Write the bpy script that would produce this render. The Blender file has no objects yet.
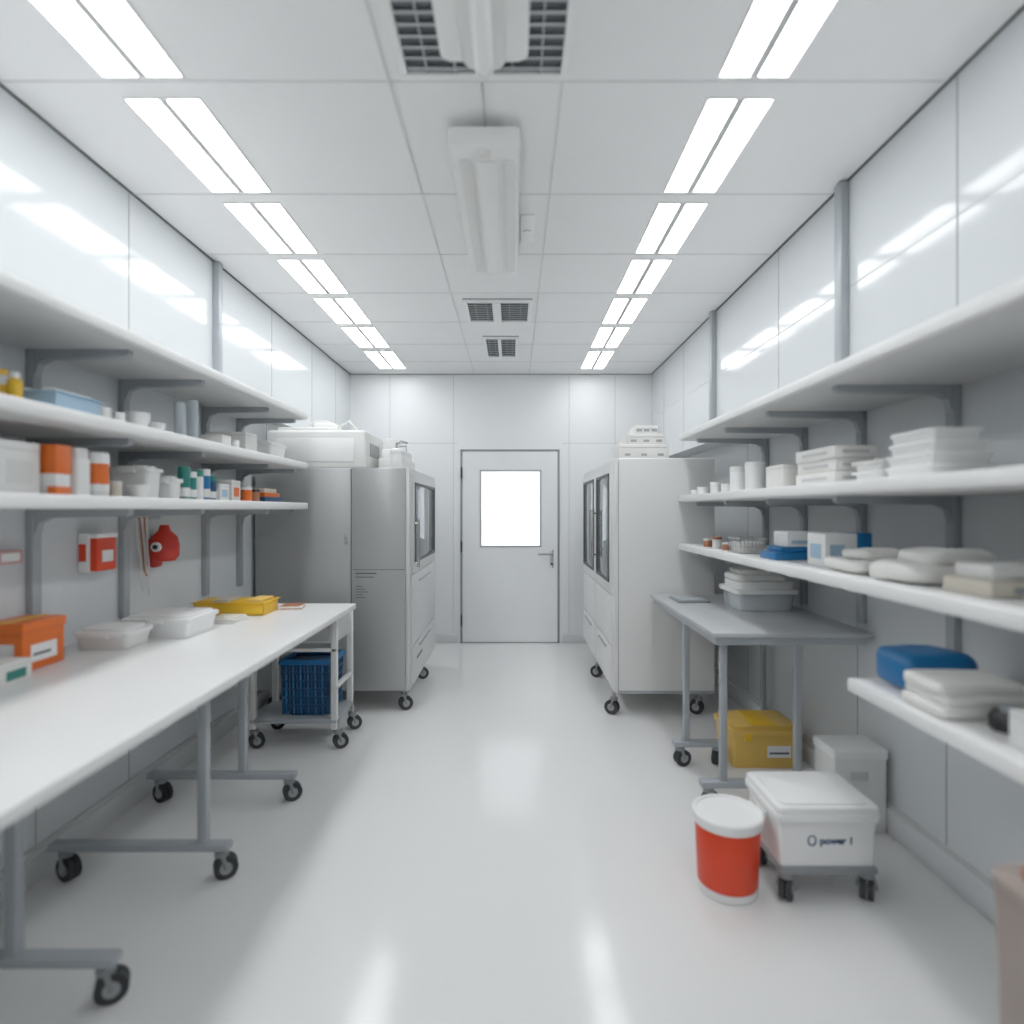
import bpy, bmesh, math, random
from mathutils import Vector, Matrix, noise
random.seed(4)
F=600.0; CX=514.0; CY=510.0; H=1.447

# ---------------------------------------------------------------- materials
def lin(c):
    c=c/255.0
    return c/12.92 if c<=0.04045 else ((c+0.055)/1.055)**2.4
def mat(name, rgb, rough=0.5, metal=0.0, var=0.03, nscale=6.0, bump=0.0, coat=0.0, emis=0.0, alpha=1.0, trans=0.0, rvar=0.04, spec=0.5, ecol=(1,1,1,1)):
    m=bpy.data.materials.new(name); m.use_nodes=True
    nt=m.node_tree; p=nt.nodes['Principled BSDF']
    col=(lin(rgb[0]),lin(rgb[1]),lin(rgb[2]))
    tc=nt.nodes.new('ShaderNodeTexCoord')
    n=nt.nodes.new('ShaderNodeTexNoise'); n.inputs['Scale'].default_value=nscale; n.inputs['Detail'].default_value=3
    nt.links.new(tc.outputs['Object'],n.inputs['Vector'])
    r=nt.nodes.new('ShaderNodeValToRGB')
    r.color_ramp.elements[0].position=0.3; r.color_ramp.elements[1].position=0.7
    r.color_ramp.elements[0].color=tuple(max(0,x*(1-var)) for x in col)+(1,)
    r.color_ramp.elements[1].color=tuple(min(1,x*(1+var)) for x in col)+(1,)
    nt.links.new(n.outputs['Fac'],r.inputs['Fac'])
    nt.links.new(r.outputs['Color'],p.inputs['Base Color'])
    mr=nt.nodes.new('ShaderNodeMapRange')
    mr.inputs['To Min'].default_value=max(0.02,rough-rvar); mr.inputs['To Max'].default_value=min(1,rough+rvar)
    nt.links.new(n.outputs['Fac'],mr.inputs['Value']); nt.links.new(mr.outputs['Result'],p.inputs['Roughness'])
    p.inputs['Metallic'].default_value=metal
    p.inputs['Specular IOR Level'].default_value=spec
    p.inputs['Coat Weight'].default_value=coat; p.inputs['Coat Roughness'].default_value=0.08
    p.inputs['Transmission Weight'].default_value=trans
    p.inputs['Alpha'].default_value=alpha
    if bump>0:
        b=nt.nodes.new('ShaderNodeBump'); b.inputs['Strength'].default_value=bump; b.inputs['Distance'].default_value=0.01
        nt.links.new(n.outputs['Fac'],b.inputs['Height']); nt.links.new(b.outputs['Normal'],p.inputs['Normal'])
    if emis>0:
        p.inputs['Emission Color'].default_value=ecol; p.inputs['Emission Strength'].default_value=emis
    return m
M={}
M['floor']=mat('floor_epoxy',(230,230,229),0.13,var=0.010,nscale=1.2,rvar=0.015,spec=.38)
M['ceil']=mat('ceiling_tile',(244,244,244),0.75,var=0.010,nscale=3)
M['wallup']=mat('wall_gloss_panel',(212,216,218),0.10,var=0.01,nscale=1.5,rvar=0.01,spec=.28)
M['walllow']=mat('wall_grey_panel',(215,219,222),0.42,var=0.02,nscale=1.5)
M['wallback']=mat('wall_back_panel',(236,238,239),0.3,var=0.01,nscale=1.5)
M['seam']=mat('seam_grey',(165,167,168),0.6)
M['seamd']=mat('seam_dark',(84,86,88),0.6)
M['seaml']=mat('seam_light',(200,201,201),0.6)
M['grid']=mat('ceiling_tbar',(222,222,222),0.6)
M['base']=mat('baseboard_grey',(212,214,216),0.35)
M['steel']=mat('steel_bracket',(164,170,175),0.4,metal=0.1)
M['steeld']=mat('steel_dark',(136,140,143),0.4,metal=0.2)
M['chrome']=mat('chrome',(200,200,200),0.2,metal=0.95)
M['shelf']=mat('shelf_laminate',(243,243,242),0.35,var=0.01)
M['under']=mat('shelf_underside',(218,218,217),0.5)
M['tabletop']=mat('table_laminate',(239,239,238),0.3,var=0.01,nscale=3)
M['tablegrey']=mat('steel_worktop',(186,189,191),0.3,metal=0.1)
M['fridge_shaded']=mat('cabinet_grey_steel_shaded',(164,166,166),0.32,metal=0.3,var=0.015,nscale=2)  # light grey steel with the front's shadow darkened into its colour
M['fridge_shaded2']=mat('cabinet_grey_light',(206,207,207),0.36,metal=0.1,var=0.015,nscale=2)
M['enamel']=mat('cabinet_white_enamel',(227,227,226),0.32,var=0.01,nscale=2)
M['white']=mat('plastic_white',(243,243,242),0.4,var=0.01)
M['white2']=mat('plastic_offwhite',(230,230,227),0.5,var=0.02)
M['card']=mat('card_white',(235,234,230),0.75,var=0.03,nscale=9)
M['cloth']=mat('cloth_white',(236,235,231),0.9,var=0.03,nscale=12,bump=0.3)
M['clear']=mat('clear_plastic',(215,226,232),0.15,alpha=0.45)
M['rubber']=mat('rubber_black',(42,44,47),0.6)
M['hub']=mat('caster_hub',(160,162,165),0.35,metal=0.5)
M['black']=mat('plastic_black',(28,30,34),0.4)
M['glassd']=mat('dark_glass',(94,104,108),0.08,metal=0.2)
M['red']=mat('plastic_red',(228,58,18),0.35)
M['red2']=mat('plastic_red_dark',(198,40,28),0.4)
M['orange']=mat('plastic_orange',(234,106,26),0.4)
M['yellow']=mat('plastic_yellow',(240,188,34),0.4)
M['yellow2']=mat('plastic_amber',(230,188,92),0.45)
M['blue']=mat('plastic_blue',(10,106,168),0.4)
M['blued']=mat('plastic_blue_dark',(20,66,104),0.45)
M['bluel']=mat('plastic_blue_light',(164,196,220),0.3)
M['teal']=mat('plastic_teal',(24,122,112),0.4)
M['copper']=mat('copper_brown',(176,114,82),0.4,metal=0.2)
M['beige']=mat('plastic_beige',(216,209,192),0.5)
M['taupe']=mat('plastic_taupe',(156,142,134),0.5)
M['pink']=mat('plastic_pink',(206,156,156),0.5)
M['ink']=mat('label_ink',(90,94,104),0.6)
M['inkb']=mat('label_ink_blue',(26,62,110),0.6)
M['cavity_shade']=mat('vent_cavity_shade',(110,115,120),0.8)  # the shade inside the vents, painted as a dark tone
M['slat']=mat('vent_slat',(190,194,197),0.5)
M['tube']=mat('lamp_glow',(255,255,255),0.5,emis=10.2,ecol=(.955,.982,1,1))
M['winglow']=mat('frosted_window_glow',(225,232,240),0.3,emis=.95,ecol=(.93,.965,1,1))
# uneven daylight behind the frosted pane
nt=M['winglow'].node_tree; p=nt.nodes['Principled BSDF']
tc=nt.nodes.new('ShaderNodeTexCoord'); nz=nt.nodes.new('ShaderNodeTexNoise'); nz.inputs['Scale'].default_value=2.2; nz.inputs['Detail'].default_value=1
rp=nt.nodes.new('ShaderNodeMapRange'); rp.inputs['From Min'].default_value=.3; rp.inputs['From Max'].default_value=.7; rp.inputs['To Min'].default_value=.72; rp.inputs['To Max'].default_value=1.25
nt.links.new(tc.outputs['Object'],nz.inputs['Vector']); nt.links.new(nz.outputs['Fac'],rp.inputs['Value']); nt.links.new(rp.outputs['Result'],p.inputs['Emission Strength'])
M['frame']=mat('door_frame_grey',(136,138,140),0.5)
M['door']=mat('door_white',(236,238,239),0.3,var=0.01)

# ---------------------------------------------------------------- builder
class B:
    def __init__(s): s.bm=bmesh.new(); s.mats=[]
    def _mi(s,m):
        if m not in s.mats: s.mats.append(m)
        return s.mats.index(m)
    def _merge(s,t,m):
        i=s._mi(m)
        bmesh.ops.recalc_face_normals(t,faces=t.faces)
        for f in t.faces: f.material_index=i; f.smooth=True
        for e in t.edges:
            if len(e.link_faces)==2 and e.calc_face_angle(0)>0.6: e.smooth=False
        me=bpy.data.meshes.new('tmp'); t.to_mesh(me); t.free(); s.bm.from_mesh(me); bpy.data.meshes.remove(me)
    def box(s,x0,x1,y0,y1,z0,z1,m,b=0.0,seg=2,rz=0,tb=1.0,rx=0,ry=0):
        t=bmesh.new(); bmesh.ops.create_cube(t,size=1)
        dx,dy,dz=abs(x1-x0),abs(y1-y0),abs(z1-z0)
        for v in t.verts:
            k=tb if v.co.z<0 else 1
            v.co=Vector((v.co.x*dx*k,v.co.y*dy*k,v.co.z*dz))
        if b>0:
            b=min(b,dx*.49,dy*.49,dz*.49)
            bmesh.ops.bevel(t,geom=list(t.edges),offset=b,segments=seg,profile=0.5,affect='EDGES')
        R=Matrix.Rotation(rz,4,'Z')@Matrix.Rotation(ry,4,'Y')@Matrix.Rotation(rx,4,'X')
        c=Vector(((x0+x1)/2,(y0+y1)/2,(z0+z1)/2))
        for v in t.verts: v.co=(R@v.co)+c
        s._merge(t,m); return s
    def vbox(s,x0,x1,y0,y1,z0,z1,m,r=0.03,seg=5,b=0.004,tb=1.0):
        "box with rounded vertical corners"
        t=bmesh.new(); dx,dy=(x1-x0)/2,(y1-y0)/2; cx,cy=(x0+x1)/2,(y0+y1)/2
        pts=[]
        for (sx,sy,a0) in ((1,1,0),(-1,1,90),(-1,-1,180),(1,-1,270)):
            for k in range(seg+1):
                a=math.radians(a0+90*k/seg)
                pts.append((sx*(dx-r)+r*math.cos(a),sy*(dy-r)+r*math.sin(a)))
        lo=[t.verts.new((cx+p[0]*tb,cy+p[1]*tb,z0)) for p in pts]
        hi=[t.verts.new((cx+p[0],cy+p[1],z1)) for p in pts]
        n=len(pts)
        f1=t.faces.new(lo[::-1]); f2=t.faces.new(hi)
        for i in range(n): t.faces.new((lo[i],lo[(i+1)%n],hi[(i+1)%n],hi[i]))
        if b>0:
            es=list(f1.edges)+list(f2.edges)
            bmesh.ops.bevel(t,geom=es,offset=b,segments=2,profile=0.5,affect='EDGES')
        s._merge(t,m); return s
    def cyl(s,p0,p1,r,m,r2=None,seg=20,b=0):
        p0=Vector(p0);p1=Vector(p1);d=p1-p0;t=bmesh.new()
        bmesh.ops.create_cone(t,cap_ends=True,segments=seg,radius1=r,radius2=r if r2 is None else r2,depth=d.length)
        q=d.to_track_quat('Z','Y').to_matrix().to_4x4(); T=Matrix.Translation((p0+p1)/2)@q
        bmesh.ops.transform(t,matrix=T,verts=t.verts)
        s._merge(t,m); return s
    def lathe(s,c,prof,m,seg=32):
        t=bmesh.new(); rings=[]
        for (r,z) in prof:
            if r<1e-6: rings.append([t.verts.new((c[0],c[1],c[2]+z))])
            else: rings.append([t.verts.new((c[0]+r*math.cos(2*math.pi*k/seg),c[1]+r*math.sin(2*math.pi*k/seg),c[2]+z)) for k in range(seg)])
        for a,bb in zip(rings[:-1],rings[1:]):
            for k in range(seg):
                k2=(k+1)%seg
                if len(a)==1 and len(bb)>1: t.faces.new((a[0],bb[k],bb[k2]))
                elif len(bb)==1 and len(a)>1: t.faces.new((a[k],bb[0],a[k2]))
                elif len(a)>1: t.faces.new((a[k],a[k2],bb[k2],bb[k]))
        s._merge(t,m); return s
    def prism(s,pts,y0,y1,m,b=0.0):
        "polygon in XZ extruded along Y"
        t=bmesh.new()
        a=[t.verts.new((p[0],y0,p[1])) for p in pts]; c=[t.verts.new((p[0],y1,p[1])) for p in pts]
        t.faces.new(a); t.faces.new(c[::-1]); n=len(pts)
        for i in range(n): t.faces.new((a[i],c[i],c[(i+1)%n],a[(i+1)%n]))
        if b>0: bmesh.ops.bevel(t,geom=list(t.edges),offset=b,segments=1,affect='EDGES')
        s._merge(t,m); return s
    def tube(s,pts,r,m,seg=8):
        t=bmesh.new(); P=[Vector(p) for p in pts]; rings=[]
        for i,p in enumerate(P):
            d=(P[min(i+1,len(P)-1)]-P[max(i-1,0)]).normalized()
            q=d.to_track_quat('Z','Y')
            rings.append([t.verts.new(p+q@Vector((r*math.cos(2*math.pi*k/seg),r*math.sin(2*math.pi*k/seg),0))) for k in range(seg)])
        for a,c in zip(rings[:-1],rings[1:]):
            for k in range(seg): t.faces.new((a[k],a[(k+1)%seg],c[(k+1)%seg],c[k]))
        t.faces.new(rings[0][::-1]); t.faces.new(rings[-1])
        s._merge(t,m); return s
    def soft(s,x0,x1,y0,y1,z0,z1,m,amp=0.012,e=0.55,seed=0.0,rz=0):
        "cushiony superellipsoid with flat base and wrinkles"
        t=bmesh.new(); nu,nv=28,14
        cx,cy,cz=(x0+x1)/2,(y0+y1)/2,(z0+z1)/2; a,bb,c=(x1-x0)/2,(y1-y0)/2,(z1-z0)/2
        def sp(v,p): return math.copysign(abs(v)**p,v)
        rings=[]
        for j in range(nv+1):
            ph=-math.pi/2+math.pi*j/nv
            if j in (0,nv): n=1
            else: n=nu
            ring=[]
            for i in range(n):
                th=2*math.pi*i/nu
                x=a*sp(math.cos(ph),e)*sp(math.cos(th),e*0.7); y=bb*sp(math.cos(ph),e)*sp(math.sin(th),e*0.7); z=c*sp(math.sin(ph),e)
                nz=noise.noise(Vector((x*14+seed,y*14,z*14)))
                if z>-c*0.9: z+=nz*amp; x*=1+nz*amp*3; y*=1+nz*amp*3
                z=max(-c,min(c,z))
                cr,sr=math.cos(rz),math.sin(rz)
                ring.append(t.verts.new((cx+x*cr-y*sr,cy+x*sr+y*cr,cz+z)))
            rings.append(ring)
        for p,q in zip(rings[:-1],rings[1:]):
            for k in range(nu):
                k2=(k+1)%nu
                if len(p)==1: t.faces.new((p[0],q[k],q[k2]))
                elif len(q)==1: t.faces.new((p[k],q[0],p[k2]))
                else: t.faces.new((p[k],p[k2],q[k2],q[k]))
        i=s._mi(m); bmesh.ops.recalc_face_normals(t,faces=t.faces)
        for f in t.faces: f.material_index=i; f.smooth=True
        me=bpy.data.meshes.new('tmp'); t.to_mesh(me); t.free(); s.bm.from_mesh(me); bpy.data.meshes.remove(me)
        return s
    def caster(s,x,y,ztop,r=0.045,ang=0.0):
        "swivel caster standing on the floor"
        w=0.011; u=Vector((math.cos(ang),math.sin(ang),0)); n=Vector((-u.y,u.x,0))
        c=Vector((x,y,r))+u*0.015
        for sgn in (-1,1):
            o=n*(sgn*w*1.15)
            s.cyl(c+o-n*w*0.9,c+o+n*w*0.9,r,M['rubber'],seg=28)
            s.cyl(c+o+n*sgn*w*0.8,c+o+n*sgn*w*1.25,r*0.5,M['hub'],seg=18)
        s.cyl(c-n*0.034,c+n*0.034,0.007,M['hub'],seg=10)
        for sgn in (-1,1):
            p=c+n*sgn*0.03
            s.cyl(p,Vector((x,y,2*r+0.012))+n*sgn*0.018,0.008,M['steeld'],seg=8)
        s.cyl((x,y,2*r),(x,y,2*r+0.02),0.027,M['steeld'],seg=18)
        s.cyl((x,y,2*r+0.01),(x,y,ztop),0.012,M['hub'],seg=12)
        return s
    def done(s,name,parent=None):
        bb=[v.co for v in s.bm.verts]
        cx=(min(v.x for v in bb)+max(v.x for v in bb))/2; cy=(min(v.y for v in bb)+max(v.y for v in bb))/2; cz=min(v.z for v in bb)
        o=Vector((cx,cy,cz))
        for v in s.bm.verts: v.co-=o
        me=bpy.data.meshes.new(name); s.bm.to_mesh(me); s.bm.free()
        for m in s.mats: me.materials.append(m)
        ob=bpy.data.objects.new(name,me); bpy.context.collection.objects.link(ob); ob.location=o
        if parent: ob.parent=parent; ob.location=o-parent.location
        return ob

# ---------------------------------------------------------------- room shell
YB=6.53; Y0=-1.6; ZC=2.927
XLu=-1.785; XLl=-1.88; XRu=1.50; XRl=1.70
ZL1=2.113; ZR1=1.97
B().box(XLl-.1,XRl+.1,Y0-.1,YB+.1,-.08,0,M['floor']).done('floor')
B().box(XLl-.1,XRl+.1,Y0-.1,YB+.1,ZC,ZC+.08,M['ceil']).done('ceiling')
w=B(); w.box(XLl-.1,XLl,Y0,YB,0,ZL1,M['walllow']); w.box(XLl-.1,XLu,Y0,YB,ZL1,ZC,M['wallup']); w.done('wall_left')
w=B(); w.box(XRl,XRl+.1,Y0,YB,0,ZR1,M['walllow']); w.box(XRu,XRl+.1,Y0,YB,ZR1,ZC,M['wallup']); w.done('wall_right')
DX0,DX1,DZ=-.577,.49,2.10
w=B(); w.box(XLl-.1,DX0,YB,YB+.1,0,ZC,M['wallback']); w.box(DX1,XRl+.1,YB,YB+.1,0,ZC,M['wallback']); w.box(DX0,DX1,YB,YB+.1,DZ,ZC,M['wallback']); w.done('wall_back')
B().box(XLl-.1,XRl+.1,Y0-.1,Y0,0,ZC,M['wallback']).done('wall_rear')
def basebd(name,side):
    b=B()
    if side<0:
        b.box(XLl,XLl+.03,Y0,YB,0,.11,M['base'],b=.004); b.box(XLl,XLl+.016,Y0,YB,.11,.13,M['seaml'])
    else:
        b.box(XRl-.03,XRl,Y0,YB,0,.11,M['base'],b=.004); b.box(XRl-.016,XRl,Y0,YB,.11,.13,M['seaml'])
    b.done(name)
basebd('baseboard_left',-1); basebd('baseboard_right',1)
b=B(); b.box(XLl+.03,DX0-.035,YB-.015,YB,0,.1,M['base'],b=.003); b.box(DX1+.035,XRl-.03,YB-.015,YB,0,.1,M['base'],b=.003); b.done('baseboard_back')
t=B()
for y in (0.9,1.86,2.78,4.42,5.3,6.0): t.box(XLu,XLu+.002,y-.003,y+.003,ZL1,ZC-.01,M['seam'])
for y in (1.3,2.3,2.87,3.63,4.5): t.box(XLl,XLl+.002,y+.055,y+.061,.13,ZL1,M['seam'])
t.done('trim_1')
t=B()
for y in (1.0,2.03,3.4,5.3,6.0): t.box(XRu-.002,XRu,y-.003,y+.003,ZR1,ZC-.01,M['seam'])
t.box(XRu-.002,XRu,Y0,YB,2.442,2.446,M['seaml'])
for y in (1.3,2.3,2.91,3.49,4.3): t.box(XRl-.002,XRl,y+.055,y+.061,.13,ZR1,M['seam'])
t.done('trim_2')
t=B()
t.box(XLu,XLu+.008,Y0,YB,ZC-.008,ZC,M['seamd']); t.box(XRu-.008,XRu,Y0,YB,ZC-.008,ZC,M['seamd']); t.box(XLu,XRu,YB-.01,YB,ZC-.01,ZC,M['seam'])
t.done('trim_3')
t=B()
for x in (-1.35,-.66,.6,1.1): t.box(x-.003,x+.003,YB-.002,YB,.1,ZC-.012,M['seaml'])
for (a,c) in ((XLu,DX0-.04),(DX1+.04,XRu)): t.box(a,c,YB-.002,YB,2.17,2.176,M['seaml'])
t.done('trim_4')
b=B(); b.box(XLu,XLu+.04,3.55,3.60,ZL1,ZC-.008,M['steel'],b=.006); b.done('trim_5')
b=B(); b.box(XRu-.04,XRu,2.68,2.74,ZR1,ZC-.008,M['steel'],b=.006); b.done('trim_6')
b=B(); b.box(XRu-.04,XRu,4.44,4.50,ZR1,ZC-.008,M['steel'],b=.006); b.done('trim_7')
t=B()
for y in (-1.0,-.3,.65,1.36,2.07,2.81,3.47,4.09,4.72,5.35,5.98): t.box(XLu+.008,XRu-.008,y-.0035,y+.0035,ZC-.003,ZC,M['grid'])
for x in (-.43,.167): t.box(x-.004,x+.004,Y0,YB-.012,ZC-.004,ZC,M['grid'])
t.done('ceiling_grid')

# ---------------------------------------------------------------- ceiling lights
def troffer(xa,xb,ya,yb):
    b=B(); z=ZC; g=.006
    b.box(xa-g,xb+g,ya-g,ya,z-.007,z,M['white']); b.box(xa-g,xb+g,yb,yb+g,z-.007,z,M['white'])
    b.box(xa-g,xa,ya,yb,z-.007,z,M['white']); b.box(xb,xb+g,ya,yb,z-.007,z,M['white'])
    xm=(xa+xb)/2
    b.box(xm-.015,xm+.015,ya,yb,z-.007,z,M['seaml'])
    b.box(xa,xm-.015,ya,yb,z-.006,z-.001,M['tube']); b.box(xm+.015,xb,ya,yb,z-.006,z-.001,M['tube'])
    b.done('ceiling_light')
rows=[(-1.0,-.4),(-.3,.3),(.42,1.0),(1.44,2.04),(2.155,2.78),(2.89,3.44),(3.54,4.08),(4.19,4.74),(4.85,5.43),(5.58,6.25)]
for (a,c) in rows:
    troffer(-1.395,-1.13,a,c); troffer(.70,.93,a,c)

# ---------------------------------------------------------------- ceiling vents + central fixture
def vent(xa,xb,ya,yb,n=9,center=None,cyl=True):
    b=B(); z=ZC
    b.box(xa,xb,ya,yb,z-.006,z,M['cavity_shade'])  # flat sheet in the painted shade tone, no real recess behind
    fr=.028
    for (p,q,r,s2) in ((xa,xb,ya,ya+fr),(xa,xb,yb-fr,yb),(xa,xa+fr,ya+fr,yb-fr),(xb-fr,xb,ya+fr,yb-fr)):
        b.box(p,q,r,s2,z-.022,z-.004,M['white'],b=.003)
    for k in range(n):
        y=ya+fr+(yb-ya-2*fr)*(k+.5)/n
        b.box(xa+fr,xb-fr,y-.010,y+.010,z-.018,z-.014,M['slat'],rx=.5)
    m=3
    for k in range(1,m*2):
        x=xa+(xb-xa)*k/(m*2); b.box(x-.002,x+.002,ya+fr,yb-fr,z-.021,z-.010,M['slat'])
    if center:
        if cyl:
            cm=(center[0]+center[1])/2
            b.vbox(center[0],center[1],ya+.02,yb-.10,z-.030,z-.006,M['white'],r=.03)
            b.vbox(cm-.07,cm+.07,ya+.05,yb-.07,z-.042,z-.008,M['white2'],r=.05,b=.01)
            b.cyl((cm,ya+.10,z-.062),(cm,yb-.12,z-.062),.030,M['white'])
            b.lathe((cm,yb-.12,z-.090),[(0,0),(.02,.002),(.030,.012),(.032,.05),(0,.06)],M['white2'])
        else:
            b.vbox(center[0],center[1],ya+.02,yb-.03,z-.032,z-.006,M['white'],r=.02)
    return b.done('ceiling_vent')
vent(-.385,.185,1.40,2.04,n=13,center=(-.235,.045))
vent(-.36,.13,4.2,4.68,n=9,center=(-.155,-.095),cyl=False)
vent(-.27,.04,5.1,5.75,n=8,center=(-.14,-.11),cyl=False)
b=B()
b.vbox(-.248,.022,2.25,3.50,2.815,2.885,M['white'],r=.01,b=.008)
for x in (-.215,-.04): b.vbox(x,x+.045,2.34,3.43,2.806,2.817,M['white2'],r=.015,b=.003)
b.vbox(-.15,-.07,2.34,3.43,2.800,2.817,M['white'],r=.015,b=.006)
b.cyl((-.11,2.29,2.815),(-.11,2.29,2.795),.022,M['white2'])
for y in (2.4,3.3): b.box(-.16,-.06,y-.03,y+.03,2.885,ZC,M['white2'])
b.cyl((-.11,2.06,2.91),(-.11,2.42,2.91),.004,M['seam'],seg=10)
b.done('ceiling_air_purifier')
b=B(); b.box(.035,.105,3.0,3.30,ZC-.008,ZC,M['ceil'],b=.003); b.cyl((.07,3.17,ZC-.008),(.07,3.17,ZC-.018),.022,M['white']); b.done('smoke_detector')

# ---------------------------------------------------------------- door
b=B(); f=.006
b.box(DX0-f,DX0+.012,YB-.012,YB+.1,0,DZ+f,M['frame'],b=.002); b.box(DX1-.012,DX1+f,YB-.012,YB+.1,0,DZ+f,M['frame'],b=.002); b.box(DX0-f,DX1+f,YB-.012,YB+.1,DZ-.012,DZ+f,M['frame'],b=.002)
b.box(DX0+.012,DX1-.012,YB+.005,YB+.1,0,.008,M['steel'])
wx0,wx1,wz0,wz1=-.36,.285,1.055,1.872
y0,y1=YB-.006,YB+.035
a0,a1=DX0+.017,DX1-.017
b.box(a0,wx0,y0,y1,.012,DZ-.016,M['door']); b.box(wx1,a1,y0,y1,.012,DZ-.016,M['door']); b.box(wx0,wx1,y0,y1,.012,wz0,M['door']); b.box(wx0,wx1,y0,y1,wz1,DZ-.016,M['door'])
for (p,q,r,s2) in ((wx0-.012,wx1+.012,wz0-.012,wz0+.006),(wx0-.012,wx1+.012,wz1-.006,wz1+.012),(wx0-.012,wx0+.006,wz0,wz1),(wx1-.006,wx1+.012,wz0,wz1)):
    b.box(p,q,y0-.006,y0,r,s2,M['seam'],b=.002)
b.box(wx0,wx1,y0+.01,y0+.018,wz0,wz1,M['winglow'])
hx=.41
b.box(hx-.02,hx+.02,y0-.006,y0,.82,1.02,M['chrome'],b=.002)
b.cyl((hx,y0-.006,.97),(hx,y0-.055,.97),.010,M['chrome']); b.cyl((hx+.008,y0-.055,.97),(hx-.15,y0-.055,.97),.010,M['steeld'])
b.cyl((hx,y0-.006,.86),(hx,y0-.014,.86),.013,M['black'])
for z in (.25,1.05,1.85): b.cyl((DX0+.006,y0-.014,z-.06),(DX0+.006,y0-.014,z+.06),.011,M['black'])
b.done('door_1')

# ---------------------------------------------------------------- shelving
def shelfunit(side,xf,xw,yends,tops,rails,zr0,thick=.042,name='storage_shelving'):
    b=B(); g=-side
    for (ya,yb),zt in zip(yends,tops):
        b.box(min(xf,xw),max(xf,xw),ya,yb,zt-thick,zt,M['shelf'],b=.004)
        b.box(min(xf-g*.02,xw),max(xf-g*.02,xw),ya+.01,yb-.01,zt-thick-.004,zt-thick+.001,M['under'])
    top=max(tops)
    for y in rails:
        b.box(min(xw,xw+g*.03),max(xw,xw+g*.03),y-.022,y+.022,zr0,top-thick,M['steel'],b=.003)
        for (ya,yb),zt in zip(yends,tops):
            if ya<y<yb:
                L=abs(xw-xf)*.80; z=zt-thick-.004
                x0=xw+g*.025
                pts=[(x0,z),(x0+g*L,z),(x0+g*L,z-.02),(x0+g*(L-.015),z-.028),(x0+g*.06,z-.034),(x0+g*.02,z-.055),(x0,z-.12)]
                b.prism(pts,y-.016,y+.016,M['steel'])
    return b.done(name)
xfl=-1.42
shelfunit(-1,xfl,XLl,[(-.6,4.14)]*3,[ZL1,1.771,1.496],[.4,1.3,2.33,2.87,3.63,4.08],.93)
xfr=1.14
shelfunit(1,xfr,XRl,[(-.6,4.16)]*3,[ZR1,1.547,1.215],[.3,1.4,2.3,2.91,3.49,4.02],.90)
shelfunit(1,xfr+.01,XRl,[(-.4,2.07)],[.868],[.6,1.80],.62,name='wall_bracket_shelf')

# ---------------------------------------------------------------- left work table
b=B(); zt=.88
b.box(XLl+.002,-.960,.2,3.65,zt-.034,zt,M['tabletop'],b=.006,seg=3)
b.box(XLl+.03,-1.03,.25,3.58,zt-.06,zt-.034,M['white2'])
for (y,xp,xc) in ((1.765,-1.47,-1.20),(2.36,-1.22,-1.15),(2.99,-1.35,-1.12),(.6,-1.45,-1.19)):
    b.box(xp-.018,xp+.018,y-.018,y+.018,.13,zt-.05,M['steel'],b=.004)
    b.box(XLl+.06,xc+.035,y-.025,y+.025,.112,.142,M['steel'],b=.006)
    b.box(XLl+.08,-1.04,y-.02,y+.02,zt-.09,zt-.055,M['steel'],b=.004)
    b.caster(xc,y,.12,ang=.5); b.caster(-1.76,y,.12,ang=-.4)
b.done('work_table')

# ---------------------------------------------------------------- right steel table
b=B(); zt=.87
b.box(.935,1.685,2.81,4.12,zt-.022,zt,M['tablegrey'],b=.004)
b.box(.955,1.665,2.83,4.10,zt-.06,zt-.02,M['steel'])
for (x,y) in ((1.01,2.90),(1.37,2.90),(.975,3.40),(1.64,3.95)):
    b.box(x-.016,x+.016,y-.016,y+.016,.0 if x>1.5 else .12,zt-.05,M['steel'],b=.003)
b.box(.90,1.19,3.37,3.43,.112,.142,M['steel'],b=.005)
b.box(.90,1.40,2.87,2.93,.112,.142,M['steel'],b=.005)
b.caster(.94,3.4,.12,ang=.3); b.caster(1.15,3.4,.12,ang=.9)
b.caster(.94,2.9,.12,ang=.3); b.caster(1.36,2.9,.12,ang=1.2)
b.done('steel_table')

# ---------------------------------------------------------------- left cabinet
b=B(); x0,x1,y0,y1,z0,z1=-1.85,-.742,4.28,5.62,.155,1.748
b.box(x0,-1.163,y0+.006,y1,z0,z1,M['fridge_shaded'],b=.008)
b.box(-1.16,x1-.03,y0,y1,z0,z1,M['fridge_shaded'],b=.008)
b.box(-1.166,-1.158,y0+.004,y0+.03,z0+.01,z1-.01,M['seamd'])
b.box(-1.15,x1-.035,y0-.002,y0+.002,1.02,1.024,M['seamd'])
b.box(-1.13,-.98,y0-.003,y0,.99,1.0,M['ink']); b.box(-1.13,-1.0,y0-.003,y0,.965,.972,M['ink'])
for k in range(5): b.box(-1.13,-1.13+.05+.02*(k%3),y0-.002,y0,.90-.02*k,.905-.02*k,M['ink'])
b.box(-1.21,-1.18,y0,y0+.01,1.20,1.28,M['seam'],b=.002)
b.cyl((-1.195,y0+.004,1.25),(-1.195,y0-.012,1.25),.010,M['chrome'])
b.box(x1-.03,x1-.002,y0,y1,z0,z1,M['fridge_shaded2'],b=.006)
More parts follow.
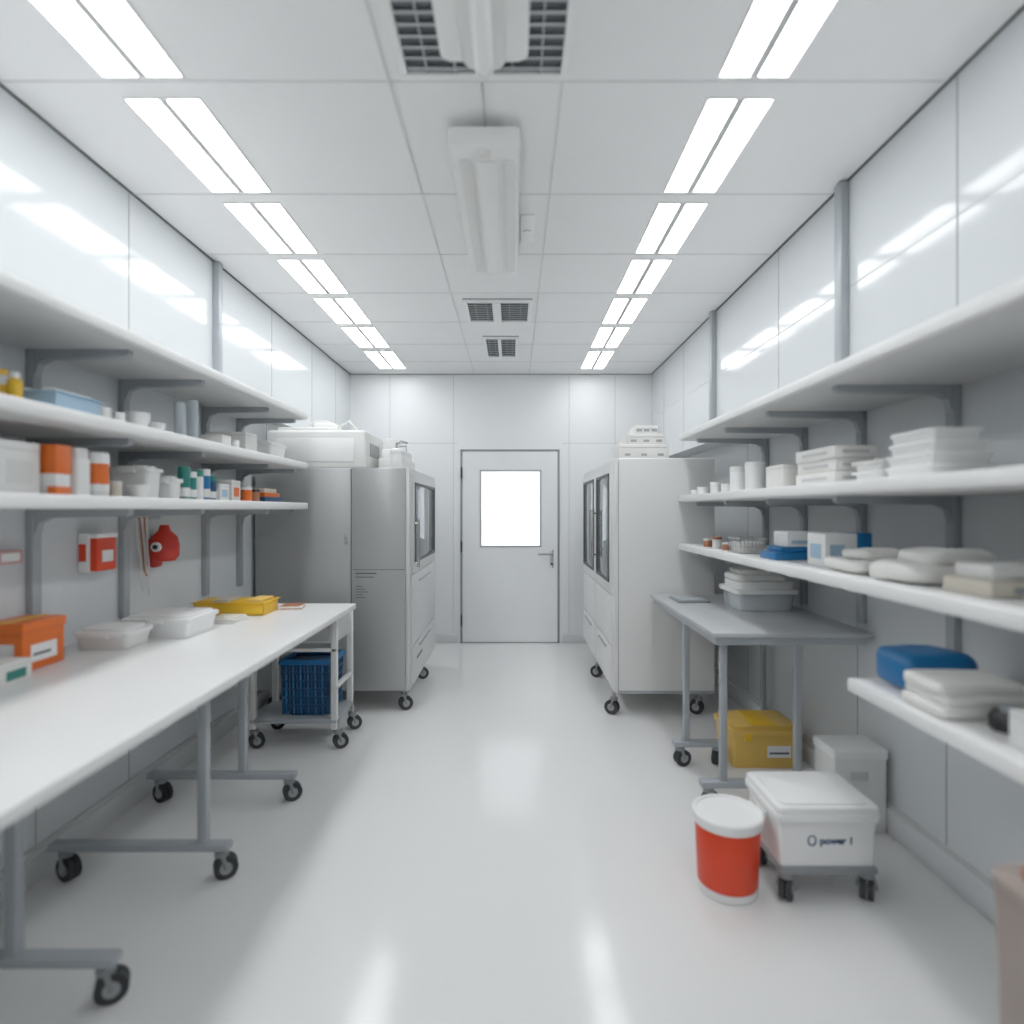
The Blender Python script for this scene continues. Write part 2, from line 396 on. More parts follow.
def door_x(b,x,ya,yb,za,zb,sg,frame='fridge_shaded2'):
    t=.018
    b.box(min(x,x+sg*t),max(x,x+sg*t),ya,yb,za,zb,M[frame],b=.006)
    b.box(min(x+sg*t,x+sg*(t+.004)),max(x+sg*t,x+sg*(t+.004)),ya+.09,yb-.09,za+.09,zb-.07,M['glassd'],b=.001)
    for (p,q,r,s2) in ((ya+.07,yb-.07,za+.07,za+.092),(ya+.07,yb-.07,zb-.072,zb-.05),(ya+.07,ya+.092,za+.07,zb-.05),(yb-.092,yb-.07,za+.07,zb-.05)):
        b.box(min(x+sg*t,x+sg*(t+.008)),max(x+sg*t,x+sg*(t+.008)),p,q,r,s2,M['seamd'],b=.001)
door_x(b,x1-.004,4.33,5.55,.99,1.70,1)
b.box(x1-.004,x1+.012,4.33,5.55,.47,.975,M['fridge_shaded2'],b=.006)
b.box(x1-.004,x1+.014,4.33,5.55,.18,.455,M['fridge_shaded2'],b=.006)
b.cyl((x1+.045,4.38,1.03),(x1+.045,4.38,1.38),.011,M['chrome'])
for z in (1.06,1.35): b.cyl((x1,4.38,z),(x1+.045,4.38,z),.008,M['chrome'])
b.box(x1+.012,x1+.026,4.6,5.2,.41,.42,M['steel'],b=.003); b.box(x1+.012,x1+.026,4.6,5.2,.905,.915,M['steel'],b=.003)
b.box(x1+.0135,x1+.016,4.5,4.75,.33,.35,M['ink'])
for (x,y) in ((-.80,4.35),(-1.75,4.35),(-.80,5.15),(-1.75,5.5)): b.caster(x,y,z0+.01,r=.05,ang=.4)
b.done('laboratory_incubator')

# ---------------------------------------------------------------- right cabinet
b=B(); x0,x1,y0,y1,z0,z1=.695,1.40,4.18,5.95,.168,1.81
b.box(x0+.03,x1,y0,y1,z0,z1,M['enamel'],b=.010,seg=3)
b.box(x0+.002,x0+.034,y0+.005,y1,z0+.005,z1-.005,M['enamel'],b=.006)
b.box(x0+.032,x0+.036,y0-.001,y0+.02,z0+.02,z1-.02,M['seam'])
b.box(x0+.03,x1-.002,y0-.002,y0+.02,z0,z0+.02,M['steel'])
door_x(b,x0+.004,4.22,5.0,.86,1.76,-1,'enamel')
door_x(b,x0+.004,5.04,5.90,.86,1.76,-1,'enamel')
for ya,yb in ((4.22,5.0),(5.04,5.90)):
    b.box(x0-.012,x0+.004,ya,yb,.50,.845,M['enamel'],b=.006); b.box(x0-.014,x0+.004,ya,yb,.20,.485,M['enamel'],b=.006)
    b.box(x0-.026,x0-.012,ya+.2,yb-.2,.44,.45,M['steel'],b=.003)
for y in (4.93,5.12):
    b.cyl((x0-.045,y,1.05),(x0-.045,y,1.45),.011,M['chrome'])
    for z in (1.08,1.42): b.cyl((x0-.045,y,z),(x0,y,z),.008,M['chrome'])
for (x,y) in ((.71,4.26),(1.31,4.26),(.73,5.2),(1.31,5.85)): b.caster(x,y,z0+.01,r=.05,ang=2.6)
b.done('laboratory_refrigerator')

# ---------------------------------------------------------------- generic items
def lidded(name,x0,x1,y0,y1,z0,z1,m='white',ml='white',lid=.28,tb=.92,label=None,r=.02):
    b=B(); zl=z1-(z1-z0)*lid
    b.vbox(x0+.008,x1-.008,y0+.008,y1-.008,z0,zl,M[m],r=r,tb=tb,b=.003)
    b.vbox(x0,x1,y0,y1,zl,zl+(z1-zl)*.6,M[ml],r=r,b=.003)
    b.vbox(x0+.02,x1-.02,y0+.02,y1-.02,zl+(z1-zl)*.6,z1,M[ml],r=r,b=.004)
    xm=(x0+x1)/2
    b.box(xm-.035,xm+.035,y0-.006,y0+.01,zl-.006,zl+.012,M[ml],b=.002)
    if label: b.box(xm-(x1-x0)*.2,xm+(x1-x0)*.2,y0+.004,y0+.011,z0+(zl-z0)*.35,z0+(zl-z0)*.8,M[label])
    return b.done(name)
def carton(name,x0,x1,y0,y1,z0,z1,m='card',face='left',label=None,band=None):
    b=B(); b.box(x0,x1,y0,y1,z0,z1,M[m],b=.003)
    h=z1-z0; xm=(x0+x1)/2; ym=(y0+y1)/2
    b.box(x0-.001,x1+.001,y0-.001,y1+.001,z1-h*.16,z1-h*.15,M['seam'])
    b.box(xm-.006,xm+.006,y0+.004,y1-.004,z1-.001,z1+.0008,M['seaml'])
    if label:
        b.box(x0+(x1-x0)*.15,x1-(x1-x0)*.15,y0-.0015,y0+.001,z0+h*.2,z0+h*.65,M[label])
        if face=='left': b.box(x1-.001,x1+.0015,y0+(y1-y0)*.2,y1-(y1-y0)*.2,z0+h*.2,z0+h*.65,M[label])
        else: b.box(x0-.0015,x0+.001,y0+(y1-y0)*.2,y1-(y1-y0)*.2,z0+h*.2,z0+h*.65,M[label])
    if band:
        b.box(x0-.0012,x1+.0012,y0-.0012,y1+.0012,z0,z0+h*.3,M[band])
    return b.done(name)
def bottle(name,x,y,z,r,h,m='white',cap='white',band=None,neck=.6):
    b=B()
    b.lathe((x,y,z),[(0,0),(r*.94,0),(r,.004),(r,h*.68),(r*.9,h*.76),(r*neck,h*.82),(r*neck,h*.84),(0,h*.84)],M[m])
    b.lathe((x,y,z),[(0,h*.84),(r*neck*1.15,h*.84),(r*neck*1.15,h*.985),(r*neck,h),(0,h)],M[cap])
    if band: b.lathe((x,y,z),[(r*1.01,h*.15),(r*1.02,h*.15),(r*1.02,h*.58),(r*1.01,h*.58)],M[band])
    return b.done(name)
def jar(name,x,y,z,r,h,m='white',cap='white',capf=.22,band=None):
    b=B(); hb=h*(1-capf)
    b.lathe((x,y,z),[(0,0),(r*.92,0),(r*.97,.004),(r*.97,hb),(0,hb)],M[m])
    b.lathe((x,y,z),[(0,hb),(r,hb),(r,h*.985),(r*.95,h),(0,h)],M[cap])
    if band: b.lathe((x,y,z),[(r*.975,hb*.1),(r*.985,hb*.1),(r*.985,hb*.45),(r*.975,hb*.45)],M[band])
    return b.done(name)
def bowl(name,x,y,z,r,h,m='white',n=1):
    b=B()
    for k in range(n):
        zz=z+k*h*.25
        b.lathe((x,y,zz),[(0,0),(r*.5,0),(r*.55,.003),(r*.85,h*.55),(r,h),(r*.95,h),(r*.8,h*.57),(r*.48,.008),(0,.008)],M[m])
    return b.done(name)
def tray(name,x0,x1,y0,y1,z0,z1,m,fill=None):
    b=B(); t=.005
    b.box(x0,x0+t,y0,y1,z0,z1,M[m],b=.001); b.box(x1-t,x1,y0,y1,z0,z1,M[m],b=.001)
    b.box(x0,x1,y0,y0+t,z0,z1,M[m],b=.001); b.box(x0,x1,y1-t,y1,z0,z1,M[m],b=.001)
    b.box(x0,x1,y0,y1,z0,z0+t,M[m])
    rm=.012
    b.box(x0-rm,x1+rm,y0-rm,y0+t,z1-.004,z1,M[m],b=.001); b.box(x0-rm,x1+rm,y1-t,y1+rm,z1-.004,z1,M[m],b=.001)
    b.box(x0-rm,x0+t,y0,y1,z1-.004,z1,M[m],b=.001); b.box(x1-t,x1+rm,y0,y1,z1-.004,z1,M[m],b=.001)
    if fill:
        n=len(fill)
        for k,c in enumerate(fill):
            xa=x0+.012+(x1-x0-.024)*k/n; xb=x0+.008+(x1-x0-.024)*(k+1)/n
            b.vbox(xa,xb,y0+.015,y1-.015,z0+t,z1+.004+.008*(k%2),M[c],r=.006,b=.002)
    return b.done(name)
def stacktrays(name,x0,x1,y0,y1,z0,n,dz,m='white',jit=.008):
    b=B(); z=z0
    for k in range(n):
        jx=random.uniform(-jit,jit) if k else 0; jy=random.uniform(-jit,jit) if k else 0
        b.vbox(x0+.012+jx,x1-.012+jx,y0+.012+jy,y1-.012+jy,z,z+dz*.72,M[m],r=.014,tb=.94,b=.002)
        b.vbox(x0+jx,x1+jx,y0+jy,y1+jy,z+dz*.72,z+dz,M[m if k%2==0 else 'white2'],r=.016,b=.003)
        z+=dz
    return b.done(name)
def papers(name,x,y,z,w,d,n=6,cols=('card','white','beige')):
    b=B()
    for k in range(n):
        a=random.uniform(-.25,.25); s_=1-k*.03
        b.box(x-w/2*s_,x+w/2*s_,y-d/2*s_,y+d/2*s_,z+k*.005,z+k*.005+.0048,M[cols[k%len(cols)]],rz=a,b=.001)
    return b.done(name)

# ---- items on left middle shelf (z 1.771)
z=1.771
def LY(px,X=-1.55): return -X*F/(CX-px)
bottle('iodine_bottle',-1.60,LY(2,-1.60),z,.022,.115,'white','yellow',band='yellow')
bottle('iodine_bottle',-1.56,LY(15,-1.56),z,.02,.105,'yellow','white')
tray('instrument_tray',-1.70,-1.49,1.95,2.16,z,z+.065,'bluel',fill=('bluel','white','bluel','white'))
bb=B(); bb.box(-1.70,-1.56,2.215,2.255,z,z+.06,M['bluel'],b=.006); bb.tube([(-1.68,2.235,z+.06),(-1.65,2.235,z+.085),(-1.6,2.235,z+.085),(-1.58,2.235,z+.06)],.006,M['black']); bb.done('pipette_carrier')
jar('specimen_jar',-1.50,LY(104,-1.50),z,.022,.05,'white2','white')
jar('specimen_jar',-1.50,LY(119,-1.50),z,.02,.045,'white','white2')
bowl('mixing_bowl',-1.52,LY(138,-1.52),z,.045,.055,n=2)
bowl('mixing_bowl',-1.52,LY(157,-1.52),z,.035,.045)
for px,h in ((180,.17),(193,.20)):
    bb=B(); bb.lathe((-1.55,LY(px),z),[(0,0),(.035,0),(.035,.006),(.024,.008),(.024,h),(.027,h+.004),(.022,h+.004),(.021,.02),(0,.02)],M['clear'],seg=20)
    bb.done('graduated_cylinder')
carton('sample_box',-1.62,-1.48,3.05,3.14,z,z+.06,'card')
jar('ointment_pot',-1.5,3.22,z,.025,.05,'white','white2')
carton('sample_box',-1.75,-1.52,3.4,3.55,z,z+.12,'white2')
lidded('food_container',-1.75,-1.50,3.72,3.98,z,z+.11)
# ---- items on left lower shelf (z 1.496)
z=1.496
carton('medicine_box',-1.74,-1.54,1.79,1.95,z,z+.165,'white',label='white2')
bb=B(); bb.box(-1.70,-1.50,1.965,2.03,z,z+.165,M['white'],b=.004); bb.box(-1.56,-1.498,1.963,2.032,z+.07,z+.167,M['orange'],b=.003); bb.box(-1.53,-1.498,1.963,2.032,z,z+.03,M['orange'],b=.003); bb.done('first_aid_case')
bb=B(); bb.vbox(-1.60,-1.50,2.06,2.13,z,z+.13,M['white'],r=.01); bb.vbox(-1.595,-1.505,2.065,2.125,z+.13,z+.165,M['white2'],r=.01); bb.done('detergent_canister')
bb=B(); c=(-1.53,2.20,z)
bb.lathe(c,[(0,0),(.036,0),(.038,.004),(.038,.03),(0,.03)],M['white2']); bb.lathe(c,[(.038,.03),(.0385,.03),(.0385,.12),(.038,.12),(0,.12)],M['orange']); bb.lathe(c,[(0,.12),(.040,.12),(.040,.155),(.036,.16),(0,.16)],M['white']); bb.lathe(c,[(.0388,.02),(.0392,.02),(.0392,.045),(.0388,.045)],M['white'])
bb.done('pill_canister')
jar('salve_jar',-1.52,2.29,z,.02,.06,'beige','white2'); jar('salve_jar',-1.6,2.34,z,.022,.07,'white','beige')
bowl('kidney_dish',-1.50,2.40,z,.045,.05,'white'); 
lidded('swab_container',-1.68,-1.50,2.46,2.58,z,z+.135,lid=.2)
lidded('swab_container',-1.60,-1.48,2.61,2.70,z,z+.10)
for k,(y,mm,hh) in enumerate(((2.745,'teal',.15),(2.80,'teal',.13),(2.86,'white',.14),(2.925,'blue',.15),(2.985,'blued',.12))):
    jar('reagent_jar',-1.51,y,z,.027,hh,mm,'white' if k%2 else 'teal',band='white')
carton('medicine_box',-1.62,-1.49,3.04,3.14,z,z+.085,'white',label='bluel')
carton('medicine_box',-1.62,-1.49,3.17,3.27,z,z+.11,'white2',label='orange')
jar('spice_jar',-1.49,3.34,z,.03,.08,'orange','white'); jar('spice_jar',-1.49,3.44,z,.03,.07,'copper','black')
bb=B(); bb.box(-1.62,-1.46,3.52,3.80,z,z+.03,M['blued'],b=.003); bb.box(-1.61,-1.47,3.54,3.77,z+.03,z+.055,M['orange'],b=.003); bb.box(-1.60,-1.48,3.56,3.74,z+.055,z+.08,M['beige'],b=.003); bb.done('book_stack')

# ---- wall mounted things, left
bb=B(); bb.box(XLl,XLl+.08,2.59,2.72,1.18,1.33,M['red'],b=.008); bb.box(XLl,XLl+.05,2.58,2.70,1.175,1.345,M['white'],b=.006); bb.box(XLl+.0805,XLl+.0845,2.62,2.69,1.22,1.27,M['white']); bb.box(XLl,XLl+.084,2.585,2.725,1.325,1.345,M['white'],b=.003); bb.box(XLl+.01,XLl+.04,2.576,2.581,1.225,1.30,M['red']); bb.done('fire_alarm_box')
bb=B(); y=3.0
bb.box(XLl,XLl+.02,y-.06,y+.16,1.40,1.43,M['chrome'],b=.004)
bb.box(XLl,XLl+.05,y+.06,y+.14,1.15,1.30,M['red2'],b=.02,seg=4)
bb.lathe((XLl+.074,y+.10,1.18),[(0,0),(.05,.005),(.068,.03),(.07,.09),(.06,.13),(.03,.16),(.02,.19),(0,.19)],M['red2'])
bb.cyl((XLl+.074,y+.05,1.26),(XLl+.074,y+.022,1.26),.024,M['white']); bb.cyl((XLl+.074,y+.024,1.26),(XLl+.074,y+.014,1.26),.012,M['black'])
for k,(dy,zz) in enumerate(((-.05,1.05),(-.02,1.12),(.0,1.02))):
    bb.tube([(XLl+.02,y+dy,1.41),(XLl+.04,y+dy-.015,1.3),(XLl+.05,y+dy-.01,1.15),(XLl+.05,y+dy+.01,zz),(XLl+.04,y+dy+.03,1.12),(XLl+.03,y+dy+.03,1.25),(XLl+.02,y+dy+.04,1.41)],.004,M['white2'] if k!=1 else M['copper'])
bb.done('emergency_hose_reel')
bb=B(); bb.box(XLl,XLl+.05,2.12,2.24,1.25,1.30,M['pink'],b=.006); bb.box(XLl+.01,XLl+.054,2.14,2.22,1.26,1.29,M['white'],b=.002); bb.done('glove_dispenser')

# ---- items on left table (z .88)
z=.88
bb=B(); bb.box(-1.85,-1.70,2.075,2.27,z,z+.135,M['orange'],b=.005); bb.box(-1.855,-1.695,2.07,2.275,z+.135,z+.172,M['orange'],b=.006)
bb.box(-1.79,-1.76,2.075,2.27,z+.172,z+.174,M['yellow']); bb.box(-1.82,-1.73,2.0735,2.076,z+.04,z+.10,M['white']); bb.box(-1.70,-1.6985,2.11,2.23,z+.03,z+.09,M['white']); bb.box(-1.70,-1.698,2.12,2.20,z+.05,z+.06,M['ink']); bb.done('medical_supply_box')
carton('tissue_box',-1.80,-1.63,1.90,2.03,z,z+.07,'card',label='teal')
lidded('instrument_case',-1.78,-1.555,2.41,2.60,z,z+.085,'white2','white',lid=.35)
lidded('lunch_container',-1.73,-1.42,2.63,2.90,z,z+.10,lid=.3)
tray('yellow_tray',-1.72,-1.345,3.22,3.42,z,z+.07,'yellow',fill=('yellow','beige','yellow','yellow2'))
papers('paper_stack',-1.45,3.05,z,.15,.13,6)
papers('notebook_stack',-1.27,3.45,z,.12,.12,5,('card','copper','card'))

# ---- cart beneath table end with blue crate
b=B(); x0,x1,y0,y1=-1.60,-1.07,3.62,4.0
for x in (x0+.018,x1-.018):
    for y in (y0+.018,y1-.018): b.box(x-.018,x+.018,y-.018,y+.018,.12,.80,M['white2'],b=.004)
b.box(x0,x1,y0,y1,.155,.183,M['steel'],b=.005)
b.box(x0+.01,x1-.01,y0+.01,y1-.01,.64,.80,M['fridge_shaded2'],b=.006)
b.box(x0+.05,x1-.05,y0+.003,y0+.012,.655,.78,M['fridge_shaded'],b=.003); b.box(-1.35,-1.2,y0-.012,y0+.004,.71,.725,M['steeld'],b=.003)
b.box(x0,x1,y0,y0+.02,.59,.61,M['white2'],b=.003)
b.box(x1-.03,x1,y0,y1,.36,.38,M['white2'],b=.003)
for x in (x0+.02,x1-.0):
    for y in (y0+.03,y1-.03): b.caster(x,y,.16,r=.045,ang=.5)
b.done('utility_cart')
b=B(); x0,x1,y0,y1,z0,z1=-1.44,-1.11,3.66,3.95,.184,.53
b.vbox(x0+.03,x1-.03,y0+.03,y1-.03,z0,z1-.03,M['blued'],r=.04,tb=.93,b=.004)
n=13
for k in range(n+1):
    u=k/n; xx=x0+.02+(x1-x0-.04)*u
    for (yy,yy2) in ((y0+.03,y0+.012),(y1-.03,y1-.012)): b.cyl((xx,yy,z0+.01),(xx,yy2,z1-.02),.006,M['blue' if k%2 else 'blued'],seg=6)
for k in range(10):
    u=k/9; yy=y0+.02+(y1-y0-.04)*u
    for (xx,xx2) in ((x0+.03,x0+.012),(x1-.03,x1-.012)): b.cyl((xx,yy,z0+.01),(xx2,yy,z1-.02),.006,M['blued'],seg=6)
for zz in (.24,.29,.34,.39,.44,.49):
    o=.028-(zz-z0)*.05
    b.box(x0+o,x1-o,y0+o-.004,y0+o+.004,zz,zz+.014,M['blued']); b.box(x0+o,x1-o,y1-o-.004,y1-o+.004,zz,zz+.014,M['blued'])
    b.box(x0+o-.004,x0+o+.004,y0+o,y1-o,zz,zz+.014,M['blued']); b.box(x1-o-.004,x1-o+.004,y0+o,y1-o,zz,zz+.014,M['blued'])
for (p,q,r,s2) in ((x0,x1,y0,y0+.025),(x0,x1,y1-.025,y1),(x0,x0+.025,y0,y1),(x1-.025,x1,y0,y1)): b.box(p,q,r,s2,z1-.03,z1,M['blue'],b=.006)
b.done('blue_basket')

# ---- top of the left cabinet
z=1.748
b=B(); b.box(-1.80,-1.08,4.36,4.95,z,z+.28,M['white2'],b=.02,seg=3); b.box(-1.72,-1.16,4.352,4.362,z+.05,z+.22,M['white'],b=.004)
b.box(-1.085,-1.075,4.5,4.8,z+.1,z+.2,M['seam'],b=.003); b.box(-1.74,-1.3,4.42,4.85,z+.28,z+.31,M['white2'],b=.01)
b.tube([(-1.62,4.6,z+.31)]+[(-1.62+.09*k,4.6+.02*math.sin(k),z+.335+.05*abs(math.sin(k*math.pi/3))) for k in range(1,5)]+[(-1.18,4.6,z+.28)],.009,M['white2'])
b.box(-1.5,-1.35,4.5,4.7,z+.31,z+.355,M['white'],b=.01)
b.done('benchtop_centrifuge')
bb=B()
bb.lathe((-.88,4.5,z),[(0,0),(.05,0),(.055,.01),(.045,.12),(.05,.125),(.05,.15),(.03,.16),(0,.16)],M['white'])
bb.tube([(-.88,4.5,z+.155),(-.88,4.5,z+.2),(-.85,4.51,z+.215),(-.80,4.52,z+.20)],.008,M['chrome']); bb.done('wash_bottle')
bb=B(); bb.box(-1.04,-.84,4.60,5.1,z,z+.10,M['white2'],b=.01); bb.box(-1.02,-.86,4.63,5.05,z+.10,z+.17,M['white'],b=.012)
bb.tube([(-1.0,4.9,z+.165),(-1.0,4.9,z+.22),(-.88,4.9,z+.22),(-.88,4.9,z+.165)],.008,M['steel']); bb.box(-1.01,-.92,4.7,4.85,z+.17,z+.26,M['white2'],b=.012); bb.done('portable_autoclave')
lidded('tall_supply_bin',-1.75,-1.25,5.0,5.4,z,z+.22)

# ---- top of the right cabinet
z=1.81
b=B()
for (xa,xb,za,zb,ya,yb) in ((.74,1.09,0,.10,4.22,4.50),(.80,1.07,.10,.175,4.24,4.48),(.86,1.02,.175,.235,4.25,4.46)):
    b.box(xa,xb,ya,yb,z+za,z+zb,M['card'],b=.004); b.box(xa+.01,xb-.01,ya-.002,ya+.002,z+zb-.024,z+zb-.021,M['seam']); 
    for k in range(3):
        xx=xa+(xb-xa)*(k+.5)/3; b.box(xx-.02,xx+.02,ya-.002,ya+.001,z+za+.018,z+za+.035,M['seam'])
b.done('paper_carton_stack')
lidded('archive_box',.80,1.15,4.6,4.95,z,z+.16)

# ---- right middle shelf (z 1.547)
z=1.547
def RY(px,X): return X*F/(px-CX)
for px,X,r,h,mm in ((690,1.24,.04,.035,'white2'),(703,1.24,.035,.05,'white'),(716,1.24,.035,.07,'white2'),(728,1.26,.04,.055,'white')):
    jar('petri_dish_stack',X,min(RY(px,X),4.07),z,r,h,mm,'white')
jar('storage_jar',1.25,RY(739,1.25),z,.05,.14,'white','white2'); jar('storage_jar',1.26,RY(755,1.26),z,.05,.15,'white','white'); jar('storage_jar',1.36,3.28,z,.05,.13,'white2','white')
carton('bandage_carton',1.23,1.34,2.74,2.93,z,z+.11,'card',face='r'); lidded('gauze_container',1.36,1.52,2.72,2.95,z,z+.13)
b=B(); 
for k,(a,c) in enumerate(((0,.05),(.05,.10),(.10,.148))):
    d=.006*(k%2); b.box(1.22+d,1.38-d,2.28+d,2.60-d,z+a,z+c-.001,M['card'],b=.004); b.box(1.218+d,1.225+d,2.34,2.54,z+a+.018,z+a+.03,M['seaml']); b.box(1.25,1.35,2.278+d,2.284+d,z+a+.018,z+a+.03,M['seaml'])
b.done('flat_carton_stack')
stacktrays('white_tray_stack',1.23,1.36,2.02,2.2,z,2,.035)
b=B()
for k in range(4): b.vbox(1.22+.006*k,1.42-.012*k,1.76+.004*k,1.97,z+k*.036,z+k*.036+.028,M['white'],r=.012,tb=.95,b=.003); b.vbox(1.214+.006*k,1.426-.012*k,1.755+.004*k,1.975,z+k*.036+.026,z+k*.036+.036,M['white'],r=.014,b=.003)
b.done('lidded_tray_stack')

# ---- right lower shelf (z 1.215)
z=1.215
for px,mm,h in ((708,'copper',.05),(717,'white2',.07),(727,'copper',.045)):
    jar('copper_jar',1.23,RY(px,1.23),z,.028,h,mm,'white2' if mm=='copper' else 'copper')
b=B(); x0,x1,y0,y1=1.19,1.33,3.15,3.33
for zz in (z,z+.035,z+.078):
    b.tube([(x0,y0,zz+.003),(x1,y0,zz+.003),(x1,y1,zz+.003),(x0,y1,zz+.003),(x0,y0,zz+.003)],.003,M['chrome'],seg=6)
for k in range(8):
    xx=x0+(x1-x0)*k/7; yy=y0+(y1-y0)*k/7
    for q in (y0,y1): b.cyl((xx,q,z),(xx,q,z+.08),.002,M['chrome'],seg=6)
    for q in (x0,x1): b.cyl((q,yy,z),(q,yy,z+.08),.002,M['chrome'],seg=6)
b.box(x0+.01,x1-.01,y0+.01,y1-.01,z,z+.06,M['card'],b=.006)
b.done('wire_basket')
b=B(); b.box(1.20,1.44,2.76,2.93,z,z+.035,M['blue'],b=.006); b.box(1.24,1.47,2.78,2.95,z+.035,z+.06,M['blue'],b=.006); b.box(1.27,1.45,2.79,2.94,z+.06,z+.13,M['white'],b=.005); b.box(1.29,1.43,2.788,2.792,z+.075,z+.09,M['bluel']); b.done('glove_box_stack')
b=B(); b.box(1.27,1.46,2.45,2.60,z,z+.135,M['white'],b=.005); b.box(1.40,1.462,2.448,2.602,z+.02,z+.137,M['blue'],b=.003); b.box(1.268,1.272,2.48,2.57,z+.03,z+.09,M['bluel']); b.box(1.29,1.35,2.447,2.451,z+.04,z+.09,M['bluel']); b.done('medicine_carton')
b=B(); b.soft(1.20,1.42,2.10,2.36,z,z+.055,M['cloth'],seed=2); b.soft(1.24,1.44,2.12,2.30,z+.045,z+.09,M['cloth'],seed=5); b.done('linen_bundle')
b=B(); b.soft(1.19,1.46,1.80,2.06,z,z+.07,M['cloth'],seed=7); b.soft(1.26,1.48,1.82,2.0,z+.055,z+.11,M['cloth'],seed=9); b.done('linen_bundle')
b=B(); b.box(1.24,1.5,1.56,1.74,z,z+.045,M['beige'],b=.008); b.box(1.26,1.48,1.58,1.72,z+.045,z+.085,M['white2'],b=.008); b.box(1.3,1.42,1.557,1.561,z+.012,z+.03,M['seam']); b.done('beige_carton')
lidded('shelf_bin',1.25,1.5,1.2,1.45,z,z+.1)

# ---- short lowest shelf (z .868)
z=.868
b=B(); b.soft(1.215,1.46,1.86,2.04,z,z+.13,M['blue'],amp=.012,e=.45,seed=1.5); b.done('blue_pouch')
b=B(); b.soft(1.17,1.44,1.64,1.83,z,z+.04,M['cloth'],amp=.004,e=.3); b.soft(1.175,1.43,1.64,1.82,z+.036,z+.068,M['cloth'],amp=.004,e=.3,seed=3); b.soft(1.17,1.42,1.65,1.82,z+.064,z+.10,M['cloth'],amp=.004,e=.3,seed=6); b.done('folded_towel_stack')
b=B(); b.lathe((1.30,1.575,z),[(0,0),(.04,0),(.045,.01),(.045,.035),(.035,.05),(0,.052)],M['black']); b.lathe((1.30,1.575,z),[(0,.05),(.02,.05),(.02,.06),(0,.06)],M['steel']); b.done('round_tin')
carton('white_carton',1.22,1.42,1.32,1.48,z,z+.09,'white')

# ---- things on the steel table (z .87)
z=.87
b=B(); 
b.vbox(1.27,1.60,3.40,3.68,z,z+.10,M['clear'],r=.03,tb=.92); b.vbox(1.255,1.615,3.385,3.695,z+.10,z+.125,M['white'],r=.03)
b.vbox(1.29,1.58,3.42,3.66,z+.0,z+.095,M['white'],r=.03,tb=.9)
b.vbox(1.28,1.60,3.41,3.67,z+.125,z+.165,M['white'],r=.03); b.soft(1.27,1.57,3.42,3.66,z+.162,z+.21,M['cloth'],amp=.006,e=.4); b.soft(1.29,1.52,3.44,3.62,z+.20,z+.235,M['cloth'],amp=.006,e=.4,seed=4)
b.done('plastic_tub_stack')
b=B(); b.box(1.02,1.22,3.72,3.95,z,z+.012,M['steeld'],b=.003); b.box(1.03,1.21,3.73,3.94,z+.012,z+.018,M['steel'],b=.002); b.done('tablet_scale')

# ---- yellow box on floor
b=B(); x0,x1,y0,y1=1.215,1.615,3.35,3.66
b.vbox(x0+.01,x1-.01,y0+.01,y1-.01,0,.185,M['yellow2'],r=.012,tb=.96); b.vbox(x0,x1,y0,y1,.18,.21,M['yellow2'],r=.015); b.vbox(x0+.02,x1-.02,y0+.02,y1-.02,.21,.232,M['yellow2'],r=.015,b=.006)
b.box(1.34,1.48,y0+.03,y1-.03,.23,.238,M['yellow'],b=.003)
b.box(1.42,1.55,y0+.008,y0+.014,.06,.125,M['white']); b.box(1.43,1.54,y0+.006,y0+.010,.08,.09,M['ink'])
b.box(1.29,1.33,y0-.004,y0+.012,.155,.195,M['yellow'],b=.003); b.box(x0-.008,x0+.01,3.46,3.56,.145,.195,M['yellow2'],b=.004)
b.done('yellow_storage_box')
# ---- white box on floor
b=B(); b.box(1.43,1.668,2.68,2.86,0,.36,M['white2'],b=.01,seg=3); b.box(1.425,1.671,2.675,2.865,.33,.375,M['white'],b=.008,seg=3); b.box(1.5,1.58,2.672,2.678,.24,.28,M['seaml'],b=.003); b.done('white_floor_bin')

# ---- bucket
b=B(); c=(.818,2.30,0)
b.lathe(c,[(0,0),(.104,0),(.110,.004),(.113,.026),(.113,.032),(0,.032)],M['white'],seg=48)
b.lathe(c,[(.108,.032),(.111,.034),(.121,.265),(.118,.27),(0,.27)],M['red'],seg=48)
b.lathe(c,[(.118,.258),(.126,.258),(.129,.264),(.129,.280),(.132,.283),(.132,.295),(.127,.300),(.117,.300),(.113,.293),(.02,.293),(0,.293)],M['white'],seg=48)
b.done('red_bucket')

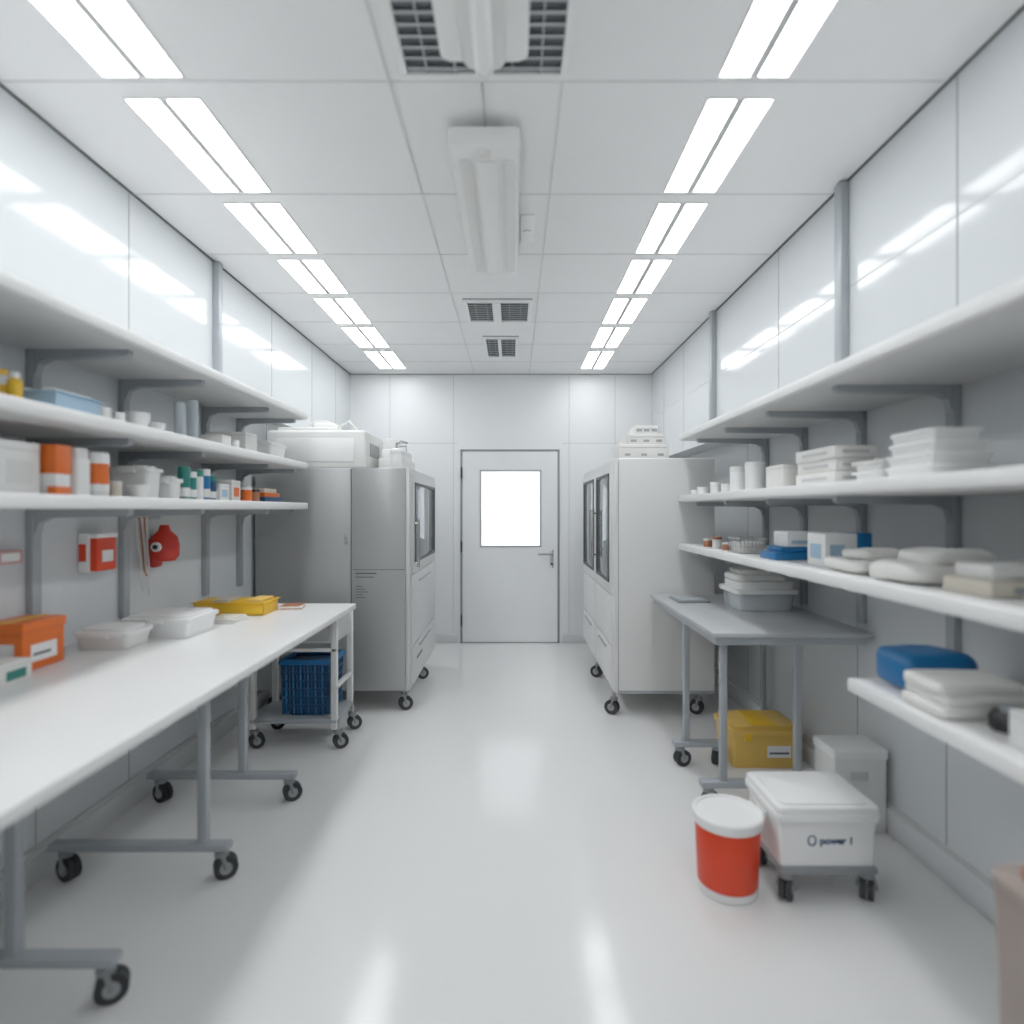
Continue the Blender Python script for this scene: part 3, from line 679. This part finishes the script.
# ---- cooler on a dolly
b=B(); x0,x1,y0,y1=.958,1.338,2.18,2.50
b.vbox(x0+.012,x1-.012,y0+.012,y1-.012,.145,.32,M['white'],r=.014,tb=.97,b=.004)
b.vbox(x0,x1,y0,y1,.31,.335,M['white'],r=.016,b=.004)
b.vbox(x0+.004,x1-.004,y0+.004,y1-.004,.335,.36,M['white'],r=.018,b=.006)
b.vbox(x0+.03,x1-.03,y0+.03,y1-.03,.36,.366,M['white'],r=.02,b=.002)
for xx in (x0,x1): b.box(xx-.006,xx+.006,y0+.10,y1-.10,.275,.30,M['white2'],b=.003)
b.box(x0+.02,x1-.02,y0+.015,y1-.02,.112,.147,M['steel'],b=.008)
b.box(x0+.01,x1-.01,y0+.005,y0+.03,.118,.14,M['steeld'],b=.004)
for x in (x0+.05,x1-.03):
    for y in (y0+.045,y1-.045): b.caster(x,y,.12,r=.045,ang=1.0)
yl=y0+.016; t0=.238; lx=1.09
for k in range(20):
    a=2*math.pi*k/20; a2=2*math.pi*(k+1)/20
    b.cyl((lx+.014*math.cos(a),yl,t0+.018*math.sin(a)),(lx+.014*math.cos(a2),yl,t0+.018*math.sin(a2)),.004,M['inkb'],seg=6)
cool=b.done('picnic_cooler')
tx=bpy.data.curves.new('label_text','FONT'); tx.body='power 1'; tx.size=.036; tx.extrude=.0015; tx.offset=.0008; tx.materials.append(M['inkb'])
to=bpy.data.objects.new('label_text',tx); bpy.context.collection.objects.link(to); to.parent=cool
to.rotation_euler=(math.radians(90),0,0); to.location=Vector((1.118,y0+.013,t0-.012))-cool.location

# ---- partly seen waste bin, lower right
b=B(); b.vbox(1.0,1.20,1.08,1.28,0,.66,M['taupe'],r=.05,tb=.85,b=.006); b.vbox(.995,1.205,1.075,1.285,.66,.69,M['taupe'],r=.05,b=.008); b.vbox(1.04,1.16,1.11,1.25,.69,.71,M['copper'],r=.03,b=.006); b.done('waste_bin')

# ---------------------------------------------------------------- world, camera
wd=bpy.data.worlds.new('World'); bpy.context.scene.world=wd; wd.use_nodes=True
wd.node_tree.nodes['Background'].inputs[0].default_value=(.9,.95,1,1); wd.node_tree.nodes['Background'].inputs[1].default_value=.5
cam=bpy.data.cameras.new('camera'); co=bpy.data.objects.new('camera',cam); bpy.context.collection.objects.link(co)
co.location=(0,0,H); co.rotation_euler=(math.radians(90),0,0)
cam.sensor_width=36; cam.lens=F/1024*36; cam.shift_x=-2/1024; cam.shift_y=-2/1024; cam.clip_start=.02
cam.dof.use_dof=True; cam.dof.focus_distance=4.6; cam.dof.aperture_fstop=.9
bpy.context.scene.camera=co
vs=bpy.context.scene.view_settings
vs.view_transform='Standard'; vs.look='None'; vs.exposure=0.0; vs.gamma=1.17
